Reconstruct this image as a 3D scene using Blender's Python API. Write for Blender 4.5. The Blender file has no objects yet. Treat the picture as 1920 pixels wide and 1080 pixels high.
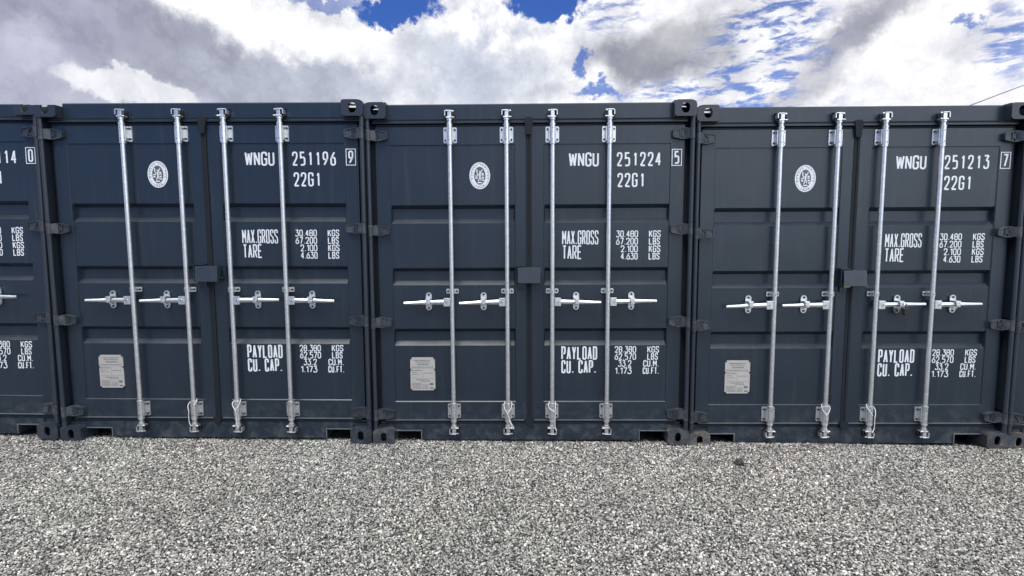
import bpy, bmesh, math, random
import numpy as np
from mathutils import Vector, Matrix
random.seed(7)
rng = np.random.default_rng(7)
S = bpy.context.scene
COL = S.collection
rad = math.radians

# ------------------------------------------------------------------ camera
CX, CD, CH = -0.065, 4.195, 1.620
FPX = 1050.0                      # focal length in pixels of a 1920 px wide frame
PITCH, YAW, ROLL = 0.0953, 0.0165, 0.0053
M = Matrix.Rotation(YAW, 3, 'Z') @ Matrix.Rotation(-PITCH, 3, 'X') @ Matrix.Rotation(ROLL, 3, 'Y')
right, fwd, up = M.col[0], M.col[1], M.col[2]
cd = bpy.data.cameras.new('camera')
cam = bpy.data.objects.new('camera', cd)
COL.objects.link(cam)
rot = Matrix((right, up, -fwd)).transposed()
cam.matrix_world = Matrix.Translation((CX, -CD, CH)) @ rot.to_4x4()
cd.sensor_width = 36.0
cd.lens = FPX / 1920 * 36
cd.clip_end = 2000
S.camera = cam

# ------------------------------------------------------------------ world
SUN_EL, SUN_AZ = rad(64), rad(200)      # azimuth clockwise from +Y (into the picture)
SKY_STRENGTH = 0.11
S.view_settings.view_transform = 'Standard'
S.view_settings.look = 'None'
S.view_settings.gamma = 1
S.view_settings.exposure = 0.08
S.view_settings.use_curve_mapping = False

world = bpy.data.worlds.new('World')
S.world = world
world.use_nodes = True
wt = world.node_tree
wt.nodes.clear()


class G:
    """small helper to write node trees"""
    def __init__(self, t): self.t = t
    def n(self, kind, **kw):
        nd = self.t.nodes.new(kind)
        for k, v in kw.items(): setattr(nd, k, v)
        return nd
    def put(self, sock, v):
        if v is None: return
        if isinstance(v, bpy.types.NodeSocket): self.t.links.new(v, sock)
        else: sock.default_value = v
    def m(self, op, a, b=None, c=None, clamp=False):
        nd = self.n('ShaderNodeMath', operation=op, use_clamp=clamp)
        self.put(nd.inputs[0], a); self.put(nd.inputs[1], b)
        if c is not None: self.put(nd.inputs[2], c)
        return nd.outputs[0]
    def vm(self, op, a, b=None):
        nd = self.n('ShaderNodeVectorMath', operation=op)
        self.put(nd.inputs[0], a)
        if op == 'SCALE': self.put(nd.inputs[3], b)
        else: self.put(nd.inputs[1], b)
        return nd.outputs['Value'] if op in ('LENGTH', 'DOT_PRODUCT') else nd.outputs[0]
    def noise(self, vec, scale, detail=4, rough=.5, dist=0.0, out='Fac'):
        nd = self.n('ShaderNodeTexNoise')
        self.put(nd.inputs['Vector'], vec)
        nd.inputs['Scale'].default_value = scale; nd.inputs['Detail'].default_value = detail
        nd.inputs['Roughness'].default_value = rough; nd.inputs['Distortion'].default_value = dist
        return nd.outputs[out]
    def ramp(self, fac, stops, interp='LINEAR'):
        nd = self.n('ShaderNodeValToRGB')
        cr = nd.color_ramp; cr.interpolation = interp
        while len(cr.elements) < len(stops): cr.elements.new(0.5)
        for e, (p, c) in zip(cr.elements, stops):
            e.position = p
            e.color = (c, c, c, 1) if isinstance(c, (int, float)) else (*c, 1)
        self.put(nd.inputs[0], fac)
        return nd.outputs[0]
    def mix(self, fac, a, b, blend='MIX'):
        nd = self.n('ShaderNodeMix', data_type='RGBA', blend_type=blend)
        self.put(nd.inputs['Factor'], fac)
        for s, v in ((nd.inputs[6], a), (nd.inputs[7], b)):
            if isinstance(v, (tuple, list)): v = (*v, 1)
            self.put(s, v)
        return nd.outputs[2]
    def smooth(self, v, lo, hi):
        nd = self.n('ShaderNodeMapRange', interpolation_type='SMOOTHSTEP')
        self.put(nd.inputs[0], v); nd.inputs[1].default_value = lo; nd.inputs[2].default_value = hi
        return nd.outputs[0]


w = G(wt)
geo = w.n('ShaderNodeTexCoord').outputs['Generated']
sep = w.n('ShaderNodeSeparateXYZ'); w.put(sep.inputs[0], geo)
az = w.m('ARCTAN2', sep.outputs[0], sep.outputs[1])
el = w.m('ARCSINE', sep.outputs[2])
comb = w.n('ShaderNodeCombineXYZ'); w.put(comb.inputs[0], az); w.put(comb.inputs[1], el)
P0 = comb.outputs[0]
# fractal warp of the sky coordinates, so every cloud edge billows
wa = w.noise(geo, 7.0, 7, .62, out='Color')
wb = w.noise(geo, 30.0, 5, .6, out='Color')
P = w.vm('ADD', P0, w.vm('SCALE', w.vm('SUBTRACT', wa, (.5, .5, .5)), .13))
P = w.vm('ADD', P, w.vm('SCALE', w.vm('SUBTRACT', wb, (.5, .5, .5)), .035))

wc = w.noise(geo, 62.0, 5, .65, out='Color')
PH = w.vm('ADD', P, w.vm('SCALE', w.vm('SUBTRACT', wc, (.5, .5, .5)), .04))


def sky_dir(px, py):
    d = (fwd * FPX + right * (px - 960) - up * (py - 540)).normalized()
    return math.atan2(d.x, d.y), math.asin(d.z)


def blob(px, py, rx, ry, ang=0, lo=-.35, hi=.35, src=None):
    """soft warped ellipse of cloud (or hole) round a direction of the sky; returns 0..1"""
    a0, e0 = sky_dir(px, py)
    c, s = math.cos(rad(ang)), math.sin(rad(ang))
    a1, e1 = sky_dir(px + rx * c, py + rx * s)
    a2, e2 = sky_dir(px - ry * s, py + ry * c)
    L1, L2 = math.hypot(a1 - a0, e1 - e0), math.hypot(a2 - a0, e2 - e0)
    mp = w.n('ShaderNodeMapping', vector_type='TEXTURE')
    w.put(mp.inputs[0], src or P)
    mp.inputs[1].default_value = (a0, e0, 0)
    mp.inputs[2].default_value = (0, 0, math.atan2(e1 - e0, a1 - a0))
    mp.inputs[3].default_value = (L1, L2, 1)
    return w.smooth(w.m('SUBTRACT', 1.0, w.vm('LENGTH', mp.outputs[0])), lo, hi)


def union(*ms):
    r = ms[0]
    for k in ms[1:]: r = w.m('MAXIMUM', r, k)
    return r


sky = w.n('ShaderNodeTexSky', sky_type='NISHITA', sun_disc=False)
sky.sun_elevation = SUN_EL; sky.sun_rotation = SUN_AZ
sky.air_density = 1.0; sky.dust_density = 0.2; sky.ozone_density = 4.0
blue = w.mix(1.0, sky.outputs[0], (.36 * SKY_STRENGTH, .55 * SKY_STRENGTH, 1.05 * SKY_STRENGTH), 'MULTIPLY')

big = w.noise(geo, 2.6, 5, .55)
fine = w.noise(w.vm('MULTIPLY', geo, (1, 1, 2.2)), 9.0, 7, .6)
puff = w.noise(geo, 22.0, 5, .55)
# general cover over the whole sky: mostly cloud with some open blue
cover = w.smooth(w.m('ADD', big, w.m('MULTIPLY', w.m('SUBTRACT', fine, .5), .45)), .40, .50)
light = w.ramp(w.m('ADD', w.m('MULTIPLY', fine, .6), w.m('MULTIPLY', puff, .4)),
               [(.30, (.60, .61, .66)), (.44, (.84, .85, .89)), (.56, (1.08, 1.08, 1.08))])
def patch(azd, eld, inner, outer):
    d = Vector((math.sin(rad(azd)) * math.cos(rad(eld)), math.cos(rad(azd)) * math.cos(rad(eld)), math.sin(rad(eld))))
    wv = w.vm('ADD', geo, w.vm('SCALE', w.vm('SUBTRACT', wa, (.5, .5, .5)), .35))
    return w.smooth(w.vm('DOT_PRODUCT', wv, tuple(d)), math.cos(rad(outer)), math.cos(rad(inner)))
openblue = patch(212, 22, 20, 42)
bank = patch(142, 16, 20, 50)  # unseen bright cloud behind the camera, shaped to lighten the right-hand doors
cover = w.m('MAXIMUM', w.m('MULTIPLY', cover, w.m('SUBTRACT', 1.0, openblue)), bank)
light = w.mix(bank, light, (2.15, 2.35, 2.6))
glow = patch(200, 66, 8, 42)                 # bright unseen cloud round the sun, added to light rib slopes and gravel
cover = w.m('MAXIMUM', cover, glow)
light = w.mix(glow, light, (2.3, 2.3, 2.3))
# thick clouds seen ahead, above the containers: first close the cover there
ahead = w.smooth(w.m('ABSOLUTE', az), 1.25, .95)
low = w.smooth(el, .62, .48)
ahead = w.m('MULTIPLY', ahead, low)
cover = w.m('MAXIMUM', cover, ahead)
col = light
GREY = (.36, .38, .46)
LGREY = (.50, .52, .62)
# left: large lavender grey mass with a bright band above it
col = w.mix(blob(180, 130, 420, 150, 6, -.5, .5), col, LGREY)
col = w.mix(blob(330, 95, 330, 62, 14, -.5, .55), col, (.36, .375, .46))
col = w.mix(blob(90, 20, 150, 60, 20, -.6, .6), col, (.38, .385, .50))
col = w.mix(blob(20, 150, 110, 70, 10, -.4, .5), col, (.45, .46, .58))
col = w.mix(blob(560, 150, 180, 40, 6, -.5, .6), col, (.50, .53, .63))
col = w.mix(blob(480, 38, 300, 40, 16, -.5, .5), col, (1.1, 1.1, 1.1))
col = w.mix(w.m('MULTIPLY', blob(70, 90, 45, 60, -30, -.6, .6), .6), col, (.60, .61, .74))
col = w.mix(w.m('MULTIPLY', blob(880, 165, 60, 40, 40, -.4, .3), .6), col, (.50, .54, .66))
col = w.mix(blob(260, 178, 130, 34, 14, -.18, .12), col, (.85, .86, .90))
col = w.mix(w.m('MULTIPLY', blob(880, 140, 150, 75, 0, -.6, .6), .75), col, (.56, .61, .72))
col = w.mix(blob(940, 40, 150, 60, 0, -.3, .3), col, w.ramp(puff, [(.36, (.66, .70, .80)), (.52, (1.0, 1.0, 1.02)), (.62, (1.1, 1.1, 1.1))]))
# middle and right
col = w.mix(blob(1290, 60, 230, 90, -10, -.5, .5), col, w.ramp(fine, [(.38, (.80, .81, .87)), (.54, (1.03, 1.03, 1.05))]))
col = w.mix(blob(1235, 118, 150, 52, 0, -.45, .55), col, (.32, .335, .395))
col = w.mix(blob(1300, 70, 100, 45, -20, -.5, .6), col, (.52, .53, .56))
col = w.mix(blob(1760, 110, 330, 130, 0, -.3, .4), col, w.ramp(fine, [(.36, (.90, .91, .95)), (.50, (1.04, 1.02, 1.03)), (.6, (1.08, 1.08, 1.08))]))
col = w.mix(blob(1610, 62, 150, 32, -40, -.5, .6), col, (.40, .41, .48))
col = w.mix(blob(1510, 165, 110, 30, -25, -.5, .6), col, (.62, .63, .68))
col = w.mix(w.m('MULTIPLY', blob(1830, 75, 110, 30, -20, -.6, .6), .7), col, (.70, .71, .76))
col = w.mix(1.0, col, w.ramp(puff, [(.35, (.93, .93, .94)), (.65, (1.05, 1.05, 1.05))]), 'MULTIPLY')
lum = w.ramp(w.m('MULTIPLY', el, 1 / 1.5708), [(.0, .80), (.25, .95), (.7, 1.35), (1, 1.5)])
col = w.mix(1.0, col, w.mix(ahead, lum, (.98, .98, .98)), 'MULTIPLY')
# cauliflower modelling: lit knobs and shaded creases
wv2 = w.vm('ADD', geo, w.vm('SCALE', w.vm('SUBTRACT', wb, (.5, .5, .5)), .10))
b1 = w.m('ABSOLUTE', w.m('SUBTRACT', w.noise(wv2, 9.0, 4, .5), .5)); b2 = w.m('ABSOLUTE', w.m('SUBTRACT', w.noise(wv2, 24.0, 4, .5), .5))
bil = w.m('ADD', w.m('MULTIPLY', b1, .65), w.m('MULTIPLY', b2, .35))
col = w.mix(1.0, col, w.ramp(bil, [(.0, (.88, .885, .91)), (.06, (.98, .98, .99)), (.13, (1.08, 1.08, 1.08))]), 'MULTIPLY')
# broken mottled cloudlets with blue between them
mot = w.noise(w.vm('MULTIPLY', geo, (1, 1, 3.0)), 26.0, 6, .62, .4)
mottle = w.m('MULTIPLY', union(blob(1440, 80, 110, 150, 20, -.4, .5), blob(1350, 185, 200, 26, 0, -.5, .5),
                               w.m('MULTIPLY', blob(1150, 30, 60, 40, 0, -.5, .6), .85),
                               w.m('MULTIPLY', blob(1890, 70, 60, 80, 0, -.6, .6), .95)),
             w.m('MULTIPLY', w.smooth(mot, .44, .62), .9))
holes = union(blob(735, 18, 74, 36, 8, -.2, .14, PH), blob(1036, 0, 66, 40, 8, -.2, .14, PH), w.m('MULTIPLY', blob(612, -6, 66, 16, 0, -.3, .3, PH), .7),
              w.m('MULTIPLY', blob(1094, 122, 15, 30, 10, -.2, .4, PH), .85),
              w.m('MULTIPLY', blob(1125, 184, 50, 13, 0, -.4, .4, PH), .85),
              w.m('MULTIPLY', blob(1815, 42, 40, 9, -5, -.6, .6, PH), .8))
lid = w.m('MULTIPLY', cover, w.m('SUBTRACT', 1.0, w.m('MAXIMUM', w.m('MULTIPLY', mottle, .95), holes)))
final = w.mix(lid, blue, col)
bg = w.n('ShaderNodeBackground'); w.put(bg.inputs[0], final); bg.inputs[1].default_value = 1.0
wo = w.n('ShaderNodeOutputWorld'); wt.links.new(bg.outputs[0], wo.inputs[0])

sd = bpy.data.lights.new('sun', 'SUN')
sd.energy = 2.0; sd.angle = rad(26); sd.color = (1, .96, .9)
sun = bpy.data.objects.new('sun', sd); COL.objects.link(sun)
sv = Vector((math.sin(SUN_AZ) * math.cos(SUN_EL), math.cos(SUN_AZ) * math.cos(SUN_EL), math.sin(SUN_EL)))
sun.rotation_euler = sv.to_track_quat('Z', 'Y').to_euler()

# ------------------------------------------------------------------ materials
def mat(name):
    m = bpy.data.materials.new(name); m.use_nodes = True
    g = G(m.node_tree); b = m.node_tree.nodes['Principled BSDF']
    return m, g, b


def paint(name, base, rough=.34, rust=0.0, dirt=.35):
    m, g, b = mat(name)
    oc = g.n('ShaderNodeTexCoord').outputs['Object']
    oi = g.n('ShaderNodeObjectInfo').outputs['Location']
    v = g.vm('ADD', oc, g.vm('SCALE', oi, 3.7))
    c = g.mix(g.noise(v, 1.6, 4, .6), tuple(x * .90 for x in base), tuple(x * 1.10 for x in base))
    # dry dust film, thicker low down, with fine streaks
    st = g.noise(g.vm('MULTIPLY', v, (22, 22, 1.3)), 1.0, 5, .6)
    s3 = g.n('ShaderNodeSeparateXYZ'); g.put(s3.inputs[0], oc)
    low_ = g.smooth(s3.outputs[2], .42, .0)
    d = g.m('ADD', g.m('MULTIPLY', g.smooth(st, .50, .80), .22), g.m('MULTIPLY', low_, g.smooth(g.noise(v, 14, 6, .7), .42, .72)))
    c = g.mix(g.m('MULTIPLY', d, dirt), c, (.15, .15, .145))
    sp = g.smooth(g.noise(v, 55, 3, .6), .70, .76)
    c = g.mix(g.m('MULTIPLY', sp, .22), c, (.30, .30, .29))
    r = g.m('ADD', rough, g.m('MULTIPLY', g.noise(v, 5, 5, .6), .16))
    if rust:
        rm = g.smooth(g.noise(v, 17, 6, .7), .62 - rust * .22, .70 - rust * .14)
        ru = g.mix(g.noise(v, 60, 4, .6), (.10, .045, .02), (.27, .17, .10))
        c = g.mix(rm, c, ru)
        r = g.m('ADD', r, g.m('MULTIPLY', rm, .4))
    g.put(b.inputs['Base Color'], c); g.put(b.inputs['Roughness'], r)
    b.inputs['Specular IOR Level'].default_value = .5
    bm_ = g.n('ShaderNodeBump'); bm_.inputs['Strength'].default_value = .25; bm_.inputs['Distance'].default_value = .035
    g.put(bm_.inputs['Height'], g.m('ADD', g.m('MULTIPLY', g.noise(oc, 2.2, 2, .5), .6), g.m('MULTIPLY', g.noise(v, 90, 3, .5), .012)))
    g.put(b.inputs['Normal'], bm_.outputs[0])
    return m


PAINT = paint('anthracite_paint', (.0122, .0205, .032), .24, 0, .38)
PAINT_FRAME = paint('anthracite_frame_paint', (.019, .025, .036), .30, 0, .22)
PAINT_WORN = paint('worn_frame_paint', (.030, .035, .042), .42, .10, .6)
LOCKP = paint('lock_box_paint', (.021, .029, .040), .32, 0, .5)
HINGEP = paint('hinge_paint', (.024, .030, .039), .26, 0, .4)
EDGE = paint('pale_edge_paint', (.085, .095, .105), .40, 0, .7)  # one even pale tone for the drip strip and pocket rims
PAINT_RUST = paint('rusted_frame_paint', (.050, .052, .055), .5, .42, .9)

m, g, b = mat('rubber'); RUBBER = m
oc = g.n('ShaderNodeTexCoord').outputs['Object']
g.put(b.inputs['Base Color'], g.mix(g.noise(oc, 20, 4, .6), (.007, .009, .0125), (.012, .015, .020)))
b.inputs['Roughness'].default_value = .7; b.inputs['Specular IOR Level'].default_value = .25

m, g, b = mat('galvanised_steel'); GALV = m
oc = g.n('ShaderNodeTexCoord').outputs['Object']
oi = g.n('ShaderNodeObjectInfo').outputs['Location']
v = g.vm('ADD', oc, oi)
g.put(b.inputs['Base Color'], g.mix(g.smooth(g.noise(v, 45, 4, .6), .34, .70), (.60, .61, .61), (.74, .75, .745)))
b.inputs['Metallic'].default_value = .85
g.put(b.inputs['Roughness'], g.m('ADD', .24, g.m('MULTIPLY', g.noise(v, 18, 4, .6), .22)))
bp = g.n('ShaderNodeBump'); bp.inputs['Strength'].default_value = .12; bp.inputs['Distance'].default_value = .001
g.put(bp.inputs['Height'], g.noise(v, 120, 2, .5)); g.put(b.inputs['Normal'], bp.outputs[0])

m, g, b = mat('bolt_steel'); BOLT = m
b.inputs['Base Color'].default_value = (.025, .028, .034, 1); b.inputs['Metallic'].default_value = .5; b.inputs['Roughness'].default_value = .5

m, g, b = mat('white_marking_paint'); WHITE = m
oc = g.n('ShaderNodeTexCoord').outputs['Object']
g.put(b.inputs['Base Color'], g.mix(g.noise(oc, 60, 4, .6), (.60, .62, .64), (.74, .76, .78)))
b.inputs['Roughness'].default_value = .4

m, g, b = mat('emblem_grey'); EMB = m
b.inputs['Base Color'].default_value = (.085, .09, .10, 1); b.inputs['Roughness'].default_value = .4

m, g, b = mat('plate_aluminium'); PLATE = m
oc = g.n('ShaderNodeTexCoord').outputs['Object']
g.put(b.inputs['Base Color'], g.mix(g.noise(oc, 18, 5, .6), (.39, .37, .335), (.49, .465, .43)))
b.inputs['Metallic'].default_value = .25; b.inputs['Roughness'].default_value = .48
m, g, b = mat('plate_print'); INK = m
b.inputs['Base Color'].default_value = (.13, .125, .125, 1); b.inputs['Roughness'].default_value = .6
m, g, b = mat('white_cord_fibre'); CORD = m
oc = g.n('ShaderNodeTexCoord').outputs['Object']
g.put(b.inputs['Base Color'], g.mix(g.noise(oc, 90, 3, .6), (.55, .55, .53), (.80, .80, .78)))
b.inputs['Roughness'].default_value = .75
m, g, b = mat('black_lock_body'); BLACK = m
b.inputs['Base Color'].default_value = (.012, .012, .013, 1); b.inputs['Roughness'].default_value = .45
m, g, b = mat('brass'); BRASS = m
b.inputs['Base Color'].default_value = (.36, .30, .15, 1); b.inputs['Metallic'].default_value = .7; b.inputs['Roughness'].default_value = .4
m, g, b = mat('plywood_floor'); PLY = m
oc = g.n('ShaderNodeTexCoord').outputs['Object']
g.put(b.inputs['Base Color'], g.mix(g.noise(oc, 6, 5, .6), (.10, .06, .03), (.18, .11, .06))); b.inputs['Roughness'].default_value = .7
m, g, b = mat('weathered_timber'); TIMBER = m
oc = g.n('ShaderNodeTexCoord').outputs['Object']
g.put(b.inputs['Base Color'], g.mix(g.noise(g.vm('MULTIPLY', oc, (6, 6, 60)), 2, 5, .6), (.12, .085, .05), (.24, .18, .12))); b.inputs['Roughness'].default_value = .85
m, g, b = mat('cable_sheath'); CABLE = m
b.inputs['Base Color'].default_value = (.16, .16, .17, 1); b.inputs['Roughness'].default_value = .6

STONES = [(0, (.045, .046, .048)), (.16, (.10, .102, .105)), (.30, (.24, .24, .235)), (.48, (.38, .375, .36)),
          (.62, (.48, .455, .41)), (.72, (.34, .36, .33)), (.80, (.45, .39, .36)), (.86, (.70, .685, .65)), (.95, (.86, .85, .82))]
m, g, b = mat('gravel_stone'); STONE = m
oi = g.n('ShaderNodeObjectInfo')
gp = g.n('ShaderNodeNewGeometry').outputs['Position']
cc = g.ramp(oi.outputs['Random'], STONES)
cc = g.mix(1.0, cc, g.ramp(g.noise(gp, 140, 3, .6), [(.3, .72), (.7, 1.22)]), 'MULTIPLY')
tint = g.noise(gp, .9, 4, .6, out='Color')
cc = g.mix(.06, cc, g.mix(1.0, cc, g.vm('SCALE', tint, 2.0), 'MULTIPLY'))
cc = g.mix(1.0, cc, (.80, .785, .745), 'MULTIPLY')
cc = g.mix(1.0, cc, g.ramp(g.noise(gp, 1.5, 7, .68), [(.3, .80), (.7, 1.12)]), 'MULTIPLY')
g.put(b.inputs['Base Color'], cc); b.inputs['Roughness'].default_value = .72
m, g, b = mat('gravel_bed'); BED = m
gp = g.n('ShaderNodeNewGeometry').outputs['Position']
vo = g.n('ShaderNodeTexVoronoi'); vo.inputs['Scale'].default_value = 62; g.put(vo.inputs['Vector'], gp)
sp3 = g.n('ShaderNodeSeparateXYZ'); g.put(sp3.inputs[0], vo.outputs['Color'])
cc = g.ramp(sp3.outputs[0], STONES)
edge = g.smooth(vo.outputs['Distance'], .62, .38)
far = g.mix(edge, (.03, .03, .03), cc)
# under the loose stones the bed is darkened, painting shade into the gaps
sx = g.n('ShaderNodeSeparateXYZ'); g.put(sx.inputs[0], gp)
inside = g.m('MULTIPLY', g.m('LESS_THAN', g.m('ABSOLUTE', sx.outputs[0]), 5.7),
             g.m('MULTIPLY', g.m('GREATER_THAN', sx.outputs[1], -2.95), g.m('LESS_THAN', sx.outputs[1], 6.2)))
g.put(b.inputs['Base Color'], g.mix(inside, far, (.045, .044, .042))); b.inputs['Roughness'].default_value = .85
bp = g.n('ShaderNodeBump'); bp.inputs['Strength'].default_value = .8; bp.inputs['Distance'].default_value = .012
g.put(bp.inputs['Height'], edge); g.put(b.inputs['Normal'], bp.outputs[0])

# ------------------------------------------------------------------ mesh helpers
class MB:
    """collects shapes, builds ONE mesh object"""
    def __init__(self): self.v = []; self.f = []; self.mi = []; self.sm = []
    def add(self, vs, fs, mi=0, smooth=False):
        o = len(self.v); self.v += [tuple(p) for p in vs]
        for f in fs: self.f.append([i + o for i in f]); self.mi.append(mi); self.sm.append(smooth)
        return self
    def box(self, x0, x1, y0, y1, z0, z1, c=0.0, mi=0):
        if c <= 0:
            v = [(x, y, z) for x in (x0, x1) for y in (y0, y1) for z in (z0, z1)]
            f = [(0, 1, 3, 2), (4, 6, 7, 5), (0, 4, 5, 1), (2, 3, 7, 6), (0, 2, 6, 4), (1, 5, 7, 3)]
            return self.add(v, f, mi)
        bm = bmesh.new()
        bmesh.ops.create_cube(bm, size=1)
        for p in bm.verts:
            p.co = ((x0 + x1) / 2 + p.co.x * (x1 - x0), (y0 + y1) / 2 + p.co.y * (y1 - y0), (z0 + z1) / 2 + p.co.z * (z1 - z0))
        bmesh.ops.bevel(bm, geom=list(bm.edges), offset=c, segments=2, affect='EDGES', profile=.6)
        bm.verts.index_update()
        self.add([p.co[:] for p in bm.verts], [[q.index for q in f.verts] for f in bm.faces], mi)
        bm.free(); return self
    def prism(self, pts, y0, y1, mi=0):
        """polygon in (x,z) given counter-clockwise as seen from the front (-Y), extruded y0..y1"""
        n = len(pts)
        v = [(x, y0, z) for x, z in pts] + [(x, y1, z) for x, z in pts]
        f = [list(range(n)), list(range(2 * n - 1, n - 1, -1))]
        f += [[(i + 1) % n, i, i + n, (i + 1) % n + n] for i in range(n)]
        return self.add(v, f, mi)
    def frame(self, outer, inner, axis, a, bb, mi=0):
        """plate with a hole: outer and inner rings with the same point count; axis 'x','y','z' is the thickness direction"""
        n = len(outer)
        def P3(p, d):
            return {'y': (p[0], d, p[1]), 'z': (p[0], p[1], d), 'x': (d, p[0], p[1])}[axis]
        v = [P3(p, a) for p in outer] + [P3(p, a) for p in inner] + [P3(p, bb) for p in outer] + [P3(p, bb) for p in inner]
        f = []
        for i in range(n):
            j = (i + 1) % n
            f += [[i, j, n + j, n + i], [2 * n + j, 2 * n + i, 3 * n + i, 3 * n + j], [j, i, 2 * n + i, 2 * n + j], [n + i, n + j, 3 * n + j, 3 * n + i]]
        return self.add(v, f, mi)
    def cyl(self, p0, p1, r, n=14, mi=0, r1=None, caps=True):
        p0, p1 = Vector(p0), Vector(p1); d = (p1 - p0).normalized()
        a = d.orthogonal().normalized(); bb = d.cross(a); r1 = r if r1 is None else r1
        ring = [(a * math.cos(t) + bb * math.sin(t)) for t in [2 * math.pi * k / n for k in range(n)]]
        v = [p0 + q * r for q in ring] + [p1 + q * r1 for q in ring]
        self.add(v, [[i, (i + 1) % n, n + (i + 1) % n, n + i] for i in range(n)], mi, True)
        if caps:
            self.add(v, [list(range(n - 1, -1, -1)), list(range(n, 2 * n))], mi)
        return self
    def tube(self, pts, r, n=8, mi=0):
        pts = [Vector(p) for p in pts]; v = []
        for i, p in enumerate(pts):
            d = (pts[min(i + 1, len(pts) - 1)] - pts[max(i - 1, 0)]).normalized()
            if i == 0: a = d.orthogonal().normalized()
            else: a = (a - d * a.dot(d)).normalized()
            bb = d.cross(a)
            v += [p + (a * math.cos(2 * math.pi * k / n) + bb * math.sin(2 * math.pi * k / n)) * r for k in range(n)]
        f = []
        for i in range(len(pts) - 1):
            for k in range(n):
                f.append([i * n + k, i * n + (k + 1) % n, (i + 1) * n + (k + 1) % n, (i + 1) * n + k])
        f += [list(range(n - 1, -1, -1)), list(range((len(pts) - 1) * n, len(pts) * n))]
        return self.add(v, f, mi, True)
    def mesh(self, name, mats):
        me = bpy.data.meshes.new(name); me.from_pydata(self.v, [], self.f)
        for q in (mats if isinstance(mats, (list, tuple)) else [mats]): me.materials.append(q)
        for p, i, s in zip(me.polygons, self.mi, self.sm): p.material_index = i; p.use_smooth = s
        bm = bmesh.new(); bm.from_mesh(me); bmesh.ops.recalc_face_normals(bm, faces=bm.faces); bm.to_mesh(me); bm.free()
        return me
    def build(self, name, mats, parent=None, loc=None, flip_ok=True):
        return link(name, self.mesh(name, mats), parent, loc)


def link(name, me, parent=None, loc=None):
    o = bpy.data.objects.new(name, me); COL.objects.link(o)
    if parent: o.parent = parent
    if loc: o.location = loc
    return o


def tag(o, label=None, cat=None, group=None, kind=None):
    for k, v in (('label', label), ('category', cat), ('group', group), ('kind', kind)):
        if v: o[k] = v
    return o


def empty(name, loc=(0, 0, 0)):
    o = bpy.data.objects.new(name, None); COL.objects.link(o); o.location = loc; o.empty_display_size = .1
    return o


W, H = 2.438, 2.591
HW = W / 2

# ------------------------------------------------------------------ setting: ground
gx = [-300, -40, -7, -6, -4.9, -3.66, -1.22, 0, 1.22, 2.4, 3.66, 4.9, 6, 7, 40, 300]
gz = [.08, .08, .075, .072, .060, .030, .006, -.002, -.010, -.022, -.048, -.055, -.058, -.06, -.06, -.06]


def ground_z(x, y):
    base = np.interp(x, gx, gz)
    return base + .006 * np.sin(x * 1.9 + y * 1.3) * np.clip(-y / 1.0, 0, 1) + .005 * np.sin(x * .8 - y * 2.9 + 1) * np.clip(-y / 1.0, 0, 1)


xs = sorted(set(gx + list(np.round(np.arange(-6.9, 7, .3), 2))))
ys = [-300, -40, -8] + list(np.round(np.arange(-6, 1.6, .3), 2)) + [4, 8, 40, 300]
gv = [(x, y, float(ground_z(x, y)) - .012) for y in ys for x in xs]
nx = len(xs)
gf = [(j * nx + i, j * nx + i + 1, (j + 1) * nx + i + 1, (j + 1) * nx + i) for j in range(len(ys) - 1) for i in range(nx - 1)]
me = bpy.data.meshes.new('ground'); me.from_pydata(gv, [], gf); me.materials.append(BED)
ground = link('ground', me); tag(ground, 'gravel yard in front of and under the containers', kind='structure')

# loose stones: points instanced with small broken stones by geometry nodes
sp_ = .0100
ax = np.arange(-5.7, 5.7, sp_); ay = np.arange(-2.95, .16, sp_)
X, Y = np.meshgrid(ax, ay); X = X.ravel() + rng.uniform(-.55, .55, X.size) * sp_; Y = Y.ravel() + rng.uniform(-.55, .55, Y.size) * sp_
Z = ground_z(X, Y) - .006 + rng.uniform(-.004, .005, X.size) + .011 * np.clip(1 - np.abs(Y - .03) / .12, 0, 1) * (.6 + .4 * np.sin(X * 5.3) * np.sin(X * 1.7 + 1)) - .010 * np.clip((Y - .07) / .06, 0, 1)
me = bpy.data.meshes.new('gravel'); me.vertices.add(X.size)
me.vertices.foreach_set('co', np.stack([X, Y, Z], 1).astype(np.float32).ravel())
gravel = link('gravel', me)
tag(gravel, 'loose grey and white gravel stones covering the yard', kind='stuff')
ng = bpy.data.node_groups.new('gravel_scatter', 'GeometryNodeTree')
ng.interface.new_socket('Geometry', in_out='INPUT', socket_type='NodeSocketGeometry')
ng.interface.new_socket('Geometry', in_out='OUTPUT', socket_type='NodeSocketGeometry')
nn = ng.nodes; L = ng.links
gi, go = nn.new('NodeGroupInput'), nn.new('NodeGroupOutput')
jn = nn.new('GeometryNodeGeometryToInstance')
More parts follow.
